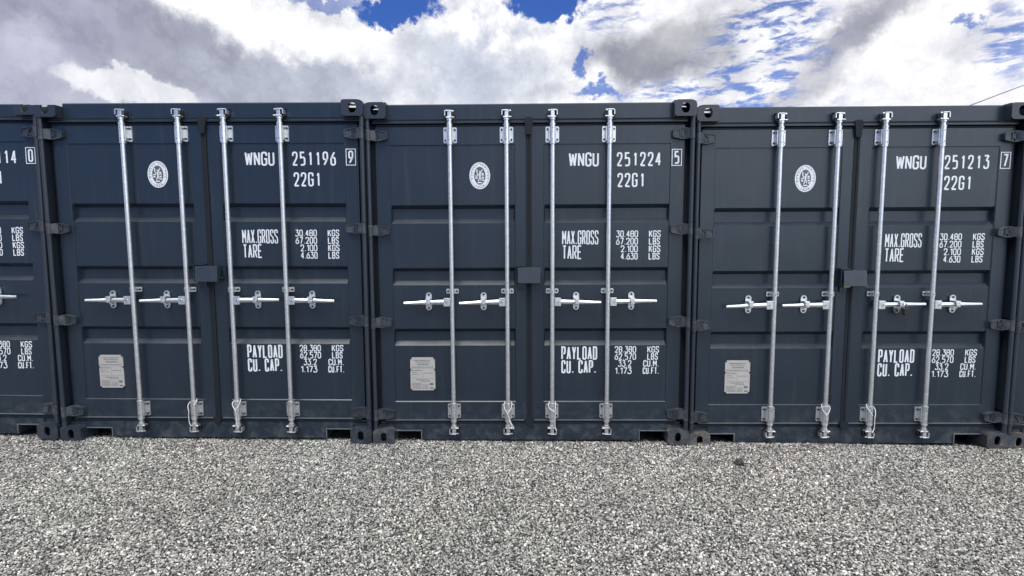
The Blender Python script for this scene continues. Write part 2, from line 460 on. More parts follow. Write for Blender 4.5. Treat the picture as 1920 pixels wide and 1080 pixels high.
for k in range(6):
    ic = nn.new('GeometryNodeMeshIcoSphere'); ic.inputs['Radius'].default_value = 1.0; ic.inputs['Subdivisions'].default_value = 2 if k < 4 else 1
    sp2 = nn.new('GeometryNodeSetPosition')
    no = nn.new('ShaderNodeTexNoise'); no.noise_dimensions = '4D'; no.inputs['W'].default_value = k * 7.3 + 1; no.inputs['Scale'].default_value = .9
    no.inputs['Detail'].default_value = 2
    sb = nn.new('ShaderNodeVectorMath'); sb.operation = 'SUBTRACT'; sb.inputs[1].default_value = (.5, .5, .5)
    sc_ = nn.new('ShaderNodeVectorMath'); sc_.operation = 'SCALE'; sc_.inputs[3].default_value = 2.3
    L.new(no.outputs['Color'], sb.inputs[0]); L.new(sb.outputs[0], sc_.inputs[0]); L.new(sc_.outputs[0], sp2.inputs['Offset'])
    L.new(ic.outputs[0], sp2.inputs[0])
    sh = nn.new('GeometryNodeSetShadeSmooth'); sh.inputs['Shade Smooth'].default_value = False
    sm_ = nn.new('GeometryNodeSetMaterial'); sm_.inputs['Material'].default_value = STONE
    L.new(sp2.outputs[0], sh.inputs[0]); L.new(sh.outputs[0], sm_.inputs[0]); L.new(sm_.outputs[0], jn.inputs[0])
io = nn.new('GeometryNodeInstanceOnPoints'); io.inputs['Pick Instance'].default_value = True
L.new(gi.outputs[0], io.inputs['Points']); L.new(jn.outputs[0], io.inputs['Instance'])
ri = nn.new('FunctionNodeRandomValue'); ri.data_type = 'INT'; ri.inputs[4].default_value = 0; ri.inputs[5].default_value = 5; ri.inputs['Seed'].default_value = 3
L.new(ri.outputs[2], io.inputs['Instance Index'])
rr = nn.new('FunctionNodeRandomValue'); rr.data_type = 'FLOAT_VECTOR'; rr.inputs[0].default_value = (-.7, -.7, 0); rr.inputs[1].default_value = (.7, .7, 6.283)
L.new(rr.outputs[0], io.inputs['Rotation'])
rs = nn.new('FunctionNodeRandomValue'); rs.data_type = 'FLOAT_VECTOR'; rs.inputs[0].default_value = (.0042, .0033, .0024); rs.inputs[1].default_value = (.0088, .0064, .0050); rs.inputs['Seed'].default_value = 9
rf = nn.new('FunctionNodeRandomValue'); rf.data_type = 'FLOAT'; rf.inputs[2].default_value = 0; rf.inputs[3].default_value = 1; rf.inputs['Seed'].default_value = 21
pw = nn.new('ShaderNodeMath'); pw.operation = 'POWER'; pw.inputs[1].default_value = 9.0; L.new(rf.outputs[1], pw.inputs[0])
md = nn.new('ShaderNodeMath'); md.operation = 'MULTIPLY_ADD'; md.inputs[1].default_value = .75; md.inputs[2].default_value = .92; L.new(pw.outputs[0], md.inputs[0])
vs_ = nn.new('ShaderNodeVectorMath'); vs_.operation = 'SCALE'; L.new(rs.outputs[0], vs_.inputs[0]); L.new(md.outputs[0], vs_.inputs[3])
L.new(vs_.outputs[0], io.inputs['Scale'])
L.new(io.outputs[0], go.inputs[0])
gm = gravel.modifiers.new('scatter', 'NODES'); gm.node_group = ng

# ------------------------------------------------------------------ lettering
def rounded(pts, r, closed=False):
    """round the corners of a polyline; a point given as (x,z,0) stays sharp"""
    out = []; n = len(pts)
    for i, p in enumerate(pts):
        sharp = len(p) == 3
        q = Vector(p[:2])
        if (not closed and i in (0, n - 1)) or sharp: out.append(q); continue
        a = Vector(pts[i - 1][:2]); c = Vector(pts[(i + 1) % n][:2])
        la, lc = (a - q).length, (c - q).length
        rr_ = min(r, la * .5, lc * .5)
        s, e = q + (a - q) / la * rr_, q + (c - q) / lc * rr_
        for t in (0, .25, .5, .75, 1):
            out.append(s * (1 - t) ** 2 + q * 2 * t * (1 - t) + e * t * t)
    return out


# glyphs on a cell of width 1 and height 2.5 (x, z); list of (points, closed)
GL = {
 '0': [([(0, 0), (1, 0), (1, 2.5), (0, 2.5)], 1)], 'O': [([(0, 0), (1, 0), (1, 2.5), (0, 2.5)], 1)],
 '1': [([(.05, 1.95, 0), (.5, 2.5, 0), (.5, 0)], 0)],
 '2': [([(0, 1.8), (0, 2.5), (1, 2.5), (1, 1.5), (0, .0, 0), (1.05, 0)], 0)],
 '3': [([(0, 2.5), (1, 2.5, 0), (.45, 1.5, 0), (1, 1.5), (1, 0), (0, 0), (0, .5)], 0)],
 '4': [([(.72, 0), (.72, 2.5, 0), (0, .75, 0), (1.05, .75)], 0)],
 '5': [([(.95, 2.5), (.05, 2.5, 0), (.05, 1.45, 0), (1, 1.55), (1, 0), (0, 0)], 0)],
 '6': [([(.85, 2.5), (0, 1.3), (0, 0), (1, 0), (1, 1.45), (0, 1.45)], 0)],
 '7': [([(0, 2.5), (1, 2.5, 0), (.35, 0)], 0)],
 '8': [([(.5, 1.32), (0, 1.32), (0, 2.5), (1, 2.5), (1, 1.32), (.5, 1.32)], 0), ([(.5, 1.32), (0, 1.32), (0, 0), (1, 0), (1, 1.32), (.5, 1.32)], 0)],
 '9': [([(.15, 0), (1, 1.2), (1, 2.5), (0, 2.5), (0, 1.05), (1, 1.05)], 0)],
 'W': [([(0, 2.5), (.32, 0, 0), (.7, 2.3, 0), (1.08, 0, 0), (1.4, 2.5)], 0)],
 'N': [([(0, 0), (0, 2.5, 0), (1, 0, 0), (1, 2.5)], 0)],
 'G': [([(1, 1.85), (1, 2.5), (0, 2.5), (0, 0), (1, 0), (1, 1.2, 0), (.55, 1.2)], 0)],
 'U': [([(0, 2.5), (0, 0), (1, 0), (1, 2.5)], 0)],
 'M': [([(0, 0), (0, 2.5, 0), (.6, .9, 0), (1.2, 2.5, 0), (1.2, 0)], 0)],
 'A': [([(0, 0), (.5, 2.5, 0), (1, 0)], 0), ([(.2, .75), (.8, .75)], 0)],
 'X': [([(0, 0), (1, 2.5)], 0), ([(0, 2.5), (1, 0)], 0)],
 'R': [([(0, 0), (0, 2.5, 0), (1, 2.5), (1, 1.25), (0, 1.25)], 0), ([(.5, 1.25), (1, 0)], 0)],
 'S': [([(1, 1.9), (1, 2.5), (0, 2.5), (0, 1.5), (1, 1.05), (1, 0), (0, 0), (0, .6)], 0)],
 'T': [([(0, 2.5), (1, 2.5)], 0), ([(.5, 2.5), (.5, 0)], 0)],
 'E': [([(1, 2.5), (0, 2.5, 0), (0, 0, 0), (1, 0)], 0), ([(0, 1.3), (.85, 1.3)], 0)],
 'K': [([(0, 0), (0, 2.5)], 0), ([(1, 2.5), (.1, 1.1)], 0), ([(.35, 1.5), (1, 0)], 0)],
 'L': [([(0, 2.5), (0, 0, 0), (1, 0)], 0)],
 'B': [([(0, 1.3), (0, 2.5, 0), (.95, 2.5), (.95, 1.3), (0, 1.3)], 0), ([(0, 1.3), (0, 0, 0), (1, 0), (1, 1.3), (.4, 1.3)], 0)],
 'P': [([(0, 0), (0, 2.5, 0), (1, 2.5), (1, 1.15), (0, 1.15)], 0)],
 'Y': [([(0, 2.5), (.5, 1.2, 0), (1, 2.5)], 0), ([(.5, 1.2), (.5, 0)], 0)],
 'D': [([(0, 0, 0), (0, 2.5, 0), (1, 2.5), (1, 0)], 1)],
 'C': [([(1, 1.8), (1, 2.5), (0, 2.5), (0, 0), (1, 0), (1, .7)], 0)],
 'F': [([(1, 2.5), (0, 2.5, 0), (0, 0)], 0), ([(0, 1.3), (.85, 1.3)], 0)],
 'V': [([(0, 2.5), (.5, 0, 0), (1, 2.5)], 0)],
 'I': [([(.1, 0), (.1, 2.5)], 0)],
 '.': [([(.12, 0), (.12, .22)], 0)],
 ' ': [],
}
GWID = {'W': 1.4, 'M': 1.2, '.': .24, ' ': .45, 'I': .2, '1': .55}


def ribbon(mb, pts, wd, y, closed=False, mi=0):
    n = len(pts); Lp, Rp = [], []
    clean = [pts[0]]
    for p in pts[1:]:
        if (p - clean[-1]).length > 1e-5: clean.append(p)
    if closed and (clean[0] - clean[-1]).length < 1e-5: clean.pop()
    pts = clean; n = len(pts)
    for i, p in enumerate(pts):
        a = pts[i - 1] if (i > 0 or closed) else None
        c = pts[(i + 1) % n] if (i < n - 1 or closed) else None
        d1 = (p - a).normalized() if a is not None else (c - p).normalized()
        d2 = (c - p).normalized() if c is not None else d1
        n1, n2 = Vector((-d1.y, d1.x)), Vector((-d2.y, d2.x))
        nm = (n1 + n2)
        if nm.length < 1e-4: nm = n1
        nm.normalize()
        k = min(1 / max(nm.dot(n1), .25), 2.2) * wd / 2
        Lp.append(p + nm * k); Rp.append(p - nm * k)
    v = [(q.x, y, q.y) for q in Lp] + [(q.x, y, q.y) for q in Rp]
    f = [[i, n + i, n + (i + 1) % n, (i + 1) % n] for i in range(n if closed else n - 1)]
    mb.add(v, f, mi)


def strokes(c, sx_, sz, stroke):
    out = []
    for pts, cl in GL[c]:
        if cl or len(pts) < 3: out.append((pts, cl)); continue
        cur = [pts[0]]
        for i in range(1, len(pts) - 1):
            p = pts[i]
            P_ = lambda q: Vector((q[0] * sx_, q[1] * sz))
            a, b_ = (P_(pts[i - 1]) - P_(p)).normalized(), (P_(pts[i + 1]) - P_(p)).normalized()
            if len(p) == 3 and a.dot(b_) > .35:
                cur.append(p[:2]); out.append((cur, 0)); cur = [p[:2]]
            else: cur.append(p)
        cur.append(pts[-1]); out.append((cur, 0))
    return out


def text(mb, s, x0, x1, z0, z1, stroke, y=0.0):
    """string stencilled between x0..x1 and z0..z1 in the (x,z) plane"""
    gap = .42
    adv = sum(GWID.get(c, 1.0) for c in s) + gap * (len(s) - 1)
    zi0, zi1 = z0 + stroke / 2, z1 - stroke / 2
    xi0, xi1 = x0 + stroke / 2, x1 - stroke / 2
    # the gap has to hold the stroke as well
    nchar = sum(GWID.get(c, 1.0) for c in s); pitch_gap = stroke * 1.55
    sx_ = (xi1 - xi0 - pitch_gap * (len(s) - 1)) / nchar
    sz = (zi1 - zi0) / 2.5; x = xi0
    for c in s:
        for k, (pts, cl) in enumerate(strokes(c, sx_, sz, stroke)):
            pp = [((p[0] * sx_), (p[1] * sz), 0) if len(p) == 3 else (p[0] * sx_, p[1] * sz) for p in pts]
            pp = [Vector((q.x + x, q.y + zi0)) for q in rounded(pp, sx_ * .48, cl)]
            ribbon(mb, pp, stroke, y - k * .0002, bool(cl))
        x += GWID.get(c, 1.0) * sx_ + pitch_gap


# ------------------------------------------------------------------ container prototype (local x: -HW..HW, front face of castings at y=0)
DY = .075           # door face
PY = .081           # panel face
FY = .068           # header and sill face


def ell(cx, cy, rx, ry, n=24, sq=2.4):
    out = []
    for k in range(n):
        t = 2 * math.pi * (k + .5) / n; c, s = math.cos(t), math.sin(t)
        out.append((cx + rx * math.copysign(abs(c) ** (2 / sq), c), cy + ry * math.copysign(abs(s) ** (2 / sq), s)))
    return out


def rect_ring(x0, x1, z0, z1, n=24, rc=None):
    """n points on a rectangle, matching the angles of ell(); rc rounds nothing but pulls given corners"""
    cx, cz = (x0 + x1) / 2, (z0 + z1) / 2; hx, hz = (x1 - x0) / 2, (z1 - z0) / 2
    out = []
    for k in range(n):
        t = 2 * math.pi * (k + .5) / n; c, s = math.cos(t), math.sin(t)
        q = 1 / max(abs(c), abs(s))
        px_, pz_ = c * q, s * q
        if rc and px_ * rc > .45 and pz_ > .45:      # rounded outer top corner
            ex = (abs(px_) - .45) / .55; ez = (pz_ - .45) / .55
            l = math.hypot(ex, ez)
            if l > 1: ex, ez = ex / l, ez / l
            px_ = math.copysign(.45 + ex * .55, px_); pz_ = .45 + ez * .55
        out.append((cx + px_ * hx, cz + pz_ * hz))
    return out


def casting_mesh(top, side, mats):
    """side -1: left casting of the frame, +1: right one; hollow cast steel box with holes in front, side and top"""
    mb = MB(); t = .013
    w_, d_, h_ = .162, .178, .118
    xo = -HW if side < 0 else HW - w_
    z0 = H - h_ if top else 0.0
    rc = side if top else None
    hz = z0 + (.062 if top else .060)
    hole = ell(xo + w_ / 2 + side * -.002, hz, .031 if top else .0235, .036 if top else .037, 24, 2.4 if top else 2.6)
    outer = rect_ring(xo, xo + w_, z0, z0 + h_, 24, rc)
    # front plate with a raised chamfer
    mb.frame(outer, hole, 'y', 0.0, t)
    mb.frame(rect_ring(xo, xo + w_, z0, z0 + h_, 24, rc), rect_ring(xo + t, xo + w_ - t, z0 + t, z0 + h_ - t, 24, rc), 'y', t, d_)
    # back plate
    mb.box(xo + .002, xo + w_ - .002, d_ - .004, d_ + .006, z0 + .004, z0 + h_ - .004) if not top else None
    if not top:
        mb.box(xo + t, xo + w_ - t, .10, .11, z0 + .004, z0 + h_ - .004)
    return mb.mesh('corner_casting', mats)


def top_casting_mesh(side, mats):
    mb = MB(); t = .012
    w_, d_, h_ = .162, .178, .118
    xo = -HW if side < 0 else HW - w_
    z0 = H - h_
    cx = xo + w_ / 2
    hole = ell(cx, z0 + .060, .031, .037, 24, 2.3)
    mb.frame(rect_ring(xo, xo + w_, z0, z0 + h_, 24, side), hole, 'y', 0.0, t)
    # bottom plate, inner side plate, outer side plate (round shoulder), top plate with long hole
    mb.box(xo, xo + w_, t, d_, z0, z0 + t)
    xin = xo + w_ if side < 0 else xo
    mb.box(min(xin, xin + side * t), max(xin, xin + side * t), t, d_, z0 + t, z0 + h_)
    xo_ = xo if side < 0 else xo + w_
    mb.box(min(xo_, xo_ - side * t), max(xo_, xo_ - side * t), t, d_, z0 + t, z0 + h_ * .74)
    # shoulder
    pts = []
    for k in range(7):
        a = math.pi / 2 * k / 6
        pts.append((.045 + .036 * math.sin(a), .0265 + .0325 * math.cos(a) - .0))
    sh = [(cx + side * p[0], z0 + h_ / 2 + p[1]) for p in pts]
    inner = [(cx + side * (p[0] - .010), z0 + h_ / 2 + p[1] - .010) for p in pts]
    poly = sh + inner[::-1]
    if side < 0: poly = poly[::-1]
    mb.prism(poly, t, d_)
    xa, xb = (xo + .036, xo + w_ - t) if side < 0 else (xo + t, xo + w_ - .036)
    mb.frame(rect_ring(xa, xb, t, d_), ell((xa + xb) / 2, .092, .038, .064), 'z', z0 + h_ - .009, z0 + h_ - .0005)
    mb.box(xo + t, xo + w_ - t, d_ - t, d_ - .001, z0 + t, z0 + .055)
    return mb.mesh('corner_casting', mats)


HZ = (2.357, 1.655, .952, .230)          # hinge heights
RODX = (-.591, -.170, .171, .591)
RY = .030                                # rod axis depth


def door_mesh(x0, x1, px0, px1):
    """pressed steel door: flat outer frame, panel with three deep horizontal ribs"""
    zb = [(.178, DY), (.318, DY), (.324, PY), (.764, PY), (.797, PY + .034), (.870, PY + .034), (.898, PY),
          (1.235, PY), (1.268, PY + .034), (1.340, PY + .034), (1.368, PY), (1.706, PY), (1.739, PY + .034),
          (1.816, PY + .034), (1.845, PY), (2.288, PY), (2.291, DY), (2.424, DY)]
    xb = [(x0, 0), (px0 - .002, 0), (px0 + .002, .1), (px0 + .010, 1), (px1 - .010, 1), (px1 - .002, .1), (px1 + .002, 0), (x1, 0)]
    mb = MB(); v = []
    for z, y in zb:
        for x, k in xb:
            if k == 0: yy = DY
            elif k < 1: yy = min(y, PY)
            else: yy = y
            v.append((x, yy, z))
    n = len(xb); f = []
    for j in range(len(zb) - 1):
        for i in range(n - 1): f.append((j * n + i, j * n + i + 1, (j + 1) * n + i + 1, (j + 1) * n + i))
    mb.add(v, f)
    # edges turned back
    yb = DY + .055
    mb.add([(x0, DY, .178), (x0, DY, 2.424), (x0, yb, 2.424), (x0, yb, .178)], [(0, 1, 2, 3)])
    mb.add([(x1, DY, .178), (x1, DY, 2.424), (x1, yb, 2.424), (x1, yb, .178)], [(0, 1, 2, 3)])
    mb.add([(x0, DY, .178), (x1, DY, .178), (x1, yb, .178), (x0, yb, .178)], [(0, 1, 2, 3)])
    mb.add([(x0, DY, 2.424), (x1, DY, 2.424), (x1, yb, 2.424), (x0, yb, 2.424)], [(0, 1, 2, 3)])
    mb.add([(x0, yb + .002, .178), (x1, yb + .002, .178), (x1, yb + .002, 2.424), (x0, yb + .002, 2.424)], [(0, 1, 2, 3)])
    # weld bead along the hinge side and round the panel
    for xx in (px0, px1):
        pts = [(xx + .0012 * math.sin(k * 2.1) , PY - .0015, .33 + k * .0245) for k in range(81)]
        mb.tube(pts, .0026, 5)
    return mb


def hinge_mesh(side):
    """side -1 left door: pin at the outer edge, blade pointing to the middle of the door"""
    mb = MB(); s = -side
    def X(x): return side * (HW - x)
    mb.cyl((X(.022), .024, -.043), (X(.022), .024, .043), .0185, 16)
    def pr(pts, y0, y1):
        q = [(X(x), z) for x, z in pts]
        if side > 0: q = q[::-1]
        mb.prism(q, y0, y1)
    out = [(.026, -.036), (.060, -.041), (.095, -.040), (.155, -.027), (.160, -.020), (.160, .020), (.155, .027), (.095, .040), (.060, .041), (.026, .036)]
    pr(out, .050, .0745)
    # sloping arm from pin to blade
    v = [(X(.030), .014, -.034), (X(.030), .014, .034), (X(.075), .046, .038), (X(.075), .046, -.038),
         (X(.030), .040, -.034), (X(.030), .040, .034), (X(.075), .060, .038), (X(.075), .060, -.038)]
    mb.add(v, [(0, 1, 2, 3), (4, 7, 6, 5), (0, 3, 7, 4), (1, 5, 6, 2), (0, 4, 5, 1), (3, 2, 6, 7)])
    # rims and forged ribs
    def bar(a, b_, wd, y0, y1):
        a, b_ = Vector(a), Vector(b_); d = (b_ - a).normalized(); n_ = Vector((-d.y, d.x)) * wd / 2
        pr([tuple(a - n_), tuple(b_ - n_), tuple(b_ + n_), tuple(a + n_)], y0, y1)
    bar((.046, -.037), (.096, -.037), .007, .040, .052); bar((.093, -.037), (.155, -.024), .007, .042, .052)
    bar((.046, .037), (.096, .037), .007, .040, .052); bar((.093, .037), (.155, .024), .007, .042, .052)
    bar((.156, -.024), (.156, .024), .006, .043, .052)
    bar((.104, -.030), (.104, .030), .006, .042, .051)
    bar((.076, .030), (.099, .002), .006, .0405, .050); bar((.099, -.002), (.078, -.030), .006, .0412, .050)
    return mb


def bracket_plate(mb, hx, hz, zc, bolts=True, r=.009):
    """galvanised plate (rounded corners) screwed on the door behind the rod"""
    pts = []
    for cx_, cz_, a0 in ((hx - r, hz - r, 0), (-hx + r, hz - r, 90), (-hx + r, -hz + r, 180), (hx - r, -hz + r, 270)):
        for k in range(4):
            a = rad(a0 + k * 30); pts.append((cx_ + r * math.cos(a), zc + cz_ + r * math.sin(a)))
    mb.prism(pts, .066, .0745)


def rod_part(i, container):
    x = RODX[i]; sgn = 1 if i >= 2 else -1       # handles point outwards
    rodmb = MB()
    rodmb.cyl((0, RY, .125), (0, RY, 2.470), .0165, 18)
    rod = rodmb.build('locking_rod', GALV, container, (x, 0, 0))
    # guide brackets above and below: plate, sleeve with collars, bolt heads and rivet holes
    for zc, hz in ((2.359, .058), (.250, .057)):
        mb = MB(); bracket_plate(mb, .050, hz, 0)
        mb.cyl((0, RY, -.070), (0, RY, .070), .0208, 18)
        mb.cyl((0, RY, -.074), (0, RY, -.066), .0235, 18); mb.cyl((0, RY, .066), (0, RY, .074), .0235, 18)
        mb.box(-.026, .026, RY, .067, -.052, .052)
        for bx in (-.036, .036):
            for bz in (-.038, .038):
                mb.cyl((bx, .056, bz), (bx, .067, bz), .0072, 8, 1)
        for bz in (-.040, .040):
            mb.cyl((.000, RY - .0215, bz), (.000, RY - .019, bz), .0038, 8, 1)
        mb.build('guide_bracket', [GALV, BOLT], rod, (0, 0, zc))
    mb = MB(); bracket_plate(mb, .047, .0185, 0, r=.008)
    mb.cyl((0, RY, -.017), (0, RY, .017), .0192, 18); mb.box(-.021, .021, RY, .067, -.016, .016)
    for bx in (-.033, .033): mb.cyl((bx, .058, 0), (bx, .067, 0), .0078, 8, 1)
    mb.cyl((-.002, RY - .020, -.002), (-.002, RY - .0185, -.002), .0038, 8, 1)
    mb.build('rod_bracket', [GALV, BOLT], rod, (0, 0, 1.190))
    # cams and keepers
    for top in (True, False):
        q = 1 if top else -1
        mb = MB(); zc = 2.500 if top else .108
        def Z(z): return zc + q * z
        def bx(x0, x1, y0, y1, z0, z1, c=.002, mi=0):
            a, b_ = sorted((Z(z0), Z(z1))); xa, xb_ = sorted((sgn * x0, sgn * x1)); mb.box(xa, xb_, y0, y1, a, b_, c, mi)
        mb.cyl((0, RY, Z(-.040)), (0, RY, Z(-.028)), .0215, 16)
        bx(-.015, .013, .012, .046, -.028, .033, .004)
        bx(-.036, .024, .010, .050, -.026, -.015, .003)
        bx(-.016, .030, .008, .050, .024, .032, .003)
        bx(-.034, -.016, .014, .026, .020, .031, .003)
        bx(.028, .036, .012, .058, -.008, .028, .002)
        mb.tube([(sgn * -.014, .012, Z(-.016)), (sgn * -.028, .006, Z(-.022)), (sgn * -.038, .010, Z(-.018))], .005, 6)
        mb.build('locking_cam', GALV, rod)
        mb = MB()
        bx(-.030, .034, .0585, .067, -.022, .030, .003)
        bx(-.040, -.034, .030, .059, -.010, .010, .002)
        bx(.014, .040, .034, .059, -.024, -.014, .002)
        bx(.018, .044, .028, .059, .028, .036, .002)
        mb.build('cam_keeper', BOLT, rod)  # near-black colour stands for the shaded gaps round the cam
    # handle
    s = sgn
    mb = MB(); xa, xb_ = sorted((s * .016, s * .064)); mb.box(xa, xb_, .012, .034, 1.078, 1.142, .004)
    mb.cyl((s * .044, .008, 1.110), (s * .044, .013, 1.110), .011, 12); mb.cyl((s * .044, .006, 1.110), (s * .044, .009, 1.110), .004, 8, 1)
    mb.build('handle_hub', [GALV, BOLT], rod)
    mb = MB()
    prof = [(.060, .022, .0175), (.110, .024, .0165), (.160, .028, .0150), (.178, .028, .0165), (.215, .028, .0150), (.260, .024, .0130), (.300, .022, .0120), (.366, .020, .0105)]
    v = []
    for px_, py_, hh in prof:
        for dy, dz in ((-.006, -hh * .55), (-.009, 0), (-.006, hh * .55), (-.001, hh), (.005, hh), (.005, -hh), (-.001, -hh)):
            v.append((s * px_, py_ + dy, 1.110 + dz - (px_ - .06) * .012))
    n = 7; f = []
    for a in range(len(prof) - 1):
        for k in range(n): f.append([a * n + k, a * n + (k + 1) % n, (a + 1) * n + (k + 1) % n, (a + 1) * n + k])
    f += [list(range(n)), list(range(len(v) - n, len(v)))]
    mb.add(v, f)
    mb.build('handle', GALV, rod)
    mb = MB(); cx_ = s * .183; pts = []
    for cz, a0 in ((.046, 0), (-.046, 180)):
        for k in range(9):
            a = rad(a0 + k * 22.5); pts.append((cx_ + .0225 * math.cos(a), 1.112 + cz + .0225 * math.sin(a)))
    mb.prism(pts, .064, .0745)
    mb.box(cx_ - .013, cx_ + .013, .036, .066, 1.078, 1.086, .002)
    mb.box(cx_ - .019, cx_ + .019, .008, .066, 1.128, 1.140, .003)
    mb.box(cx_ - .014, cx_ + .016, .006, .014, 1.092, 1.134, .003)
    mb.cyl((cx_, .002, 1.106), (cx_, .010, 1.106), .009, 10)
    for bz in (.052, -.052): mb.cyl((cx_, .058, 1.112 + bz), (cx_, .065, 1.112 + bz), .008, 10, 1)
    mb.build('handle_catch', [GALV, BOLT], rod)
    return rod


def emblem(parent):
    """oval certification emblem painted on the left door: white ring with lettering round a grey field with a figure"""
    cx, cz, rx, rz = -.374, 2.062, .078, .100
    y = PY - .001
    mb = MB()
    n = 48
    e = lambda k, a, b_: (cx + a * math.cos(2 * math.pi * k / n), cz + b_ * math.sin(2 * math.pi * k / n))
    def disc(a, b_, yy, mi):
        mb.add([(*e(k, a, b_)[:1], yy, e(k, a, b_)[1]) for k in range(n)], [list(range(n))], mi)
    def ring(a, b_, wd, yy, mi):
        ribbon(mb, [Vector(e(k, a, b_)) for k in range(n)], wd, yy, True, mi)
    disc(rx, rz, y, 0)
    ring(rx - .010, rz - .010, .0022, y - .0004, 1)
    disc(rx * .545, rz * .66, y - .0004, 1)
    def letters(s, c_deg, span, inv):
        for i, ch in enumerate(s):
            if ch == ' ': continue
            a = c_deg + (span / 2 - span * i / (len(s) - 1)) * (1 if not inv else -1)
            ra, rb = rx * .765, rz * .815
            base = Vector((cx + ra * math.cos(rad(a)), cz + rb * math.sin(rad(a))))
            o = Vector((math.cos(rad(a)) / ra, math.sin(rad(a)) / rb)).normalized()
            if inv: o = -o
            t = Vector((o.y, -o.x))
            for k, (pts, cl) in enumerate(GL[ch]):
                q = rounded([tuple([p[0] * .0062] + [p[1] * .0044] + list(p[2:])) for p in pts], .003, cl)
                q = [base + t * (p.x - .0031) + o * (p.y - .0055) for p in q]
                ribbon(mb, q, .0021, y - .0007 - k * .0003, bool(cl), 1)
    letters('BUREAU VERITAS', 90, 208, False)
    letters('1828', 270, 52, True)
    # standing figure holding a torch and scales over a column and ship, as simple white shapes
    def st(pts, wd, k=0): ribbon(mb, [Vector((cx + a * rx, cz + b_ * rz)) for a, b_ in pts], wd, y - .0009 - k * .0003, False, 0)
    st([(0.02, .22), (0.02, -.06)], .012); st([(.02, -.05), (-.14, -.42)], .007, 1); st([(.02, -.05), (.14, -.36)], .007, 2)
    st([(0.02, .14), (-.20, .08), (-.28, .30)], .006, 3); st([(.02, .14), (.16, .30), (.26, .46)], .007, 4)
    st([(-.28, .26), (-.26, .46)], .009, 5); st([(-.06, .30), (.08, .30)], .010, 6)
    st([(-.44, -.02), (-.12, -.02)], .007, 7); st([(.16, -.02), (.42, -.02)], .005, 8); st([(.18, .12), (.38, .12)], .014, 9)
    st([(-.42, -.16), (-.22, -.18)], .012, 10); st([(.20, -.17), (.40, -.17)], .012, 11); st([(.24, -.34), (.42, -.34)], .010, 12)
    st([(-.20, -.52), (.20, -.52)], .009, 13)
    return mb.build('emblem_marking', [WHITE, EMB], parent)


def data_plate(parent):
    mb = MB(); x0, x1, z0, z1 = -.931, -.738, .411, .672
    c = .014
    mb.prism([(x0 + c, z0), (x1 - c, z0), (x1, z0 + c), (x1, z1 - c), (x1 - c, z1), (x0 + c, z1), (x0, z1 - c), (x0, z0 + c)], PY - .005, PY - .0005)
    y = PY - .0056
    def dash(xa, xb_, z, h): mb.add([(xa, y, z), (xb_, y, z), (xb_, y, z + h), (xa, y, z + h)], [(0, 1, 2, 3)], 1)
    rr_ = random.Random(5)
    def line(xa, xb_, z, h):
        x = xa
        while x < xb_ - .004:
            wd = rr_.uniform(.004, .013); dash(x, min(x + wd, xb_), z, h); x += wd + rr_.uniform(.0015, .004)
    X0 = x0
    line(X0 + .028, X0 + .160, .646, .0065); line(X0 + .042, X0 + .150, .633, .006); line(X0 + .056, X0 + .142, .614, .007)
    dash(X0 + .050, X0 + .150, .610, .001); dash(X0 + .050, X0 + .150, .624, .001)
    line(X0 + .012, X0 + .180, .592, .006)
    dash(X0 + .010, X0 + .184, .583, .0014)
    line(X0 + .012, X0 + .088, .566, .006); line(X0 + .012, X0 + .055, .550, .005); line(X0 + .012, X0 + .072, .536, .004)
    dash(X0 + .094, X0 + .0958, .512, .064); line(X0 + .104, X0 + .182, .546, .005)
    dash(X0 + .010, X0 + .184, .506, .0014)
    line(X0 + .045, X0 + .152, .491, .006); line(X0 + .078, X0 + .150, .479, .005)
    for k in range(5):
        line(X0 + .012, X0 + .086, .463 - k * .0095, .0042)
        if k: line(X0 + .094, X0 + .140, .463 - k * .0095, .0042)
    dash(X0 + .150, X0 + .178, .452, .018); dash(X0 + .152, X0 + .180, .424, .010)
    for bx_, bz in ((x0 + .006, z1 - .006), (x1 - .006, z1 - .006), (x0 + .002, .578), (x1 - .002, .578), (x1 - .006, z0 + .006), (x0 + .006, z0 + .006)):
        mb.cyl((bx_, PY - .010, bz), (bx_, PY - .001, bz), .0058, 10, 2)
    return mb.build('data_plate', [PLATE, INK, BLACK], parent)


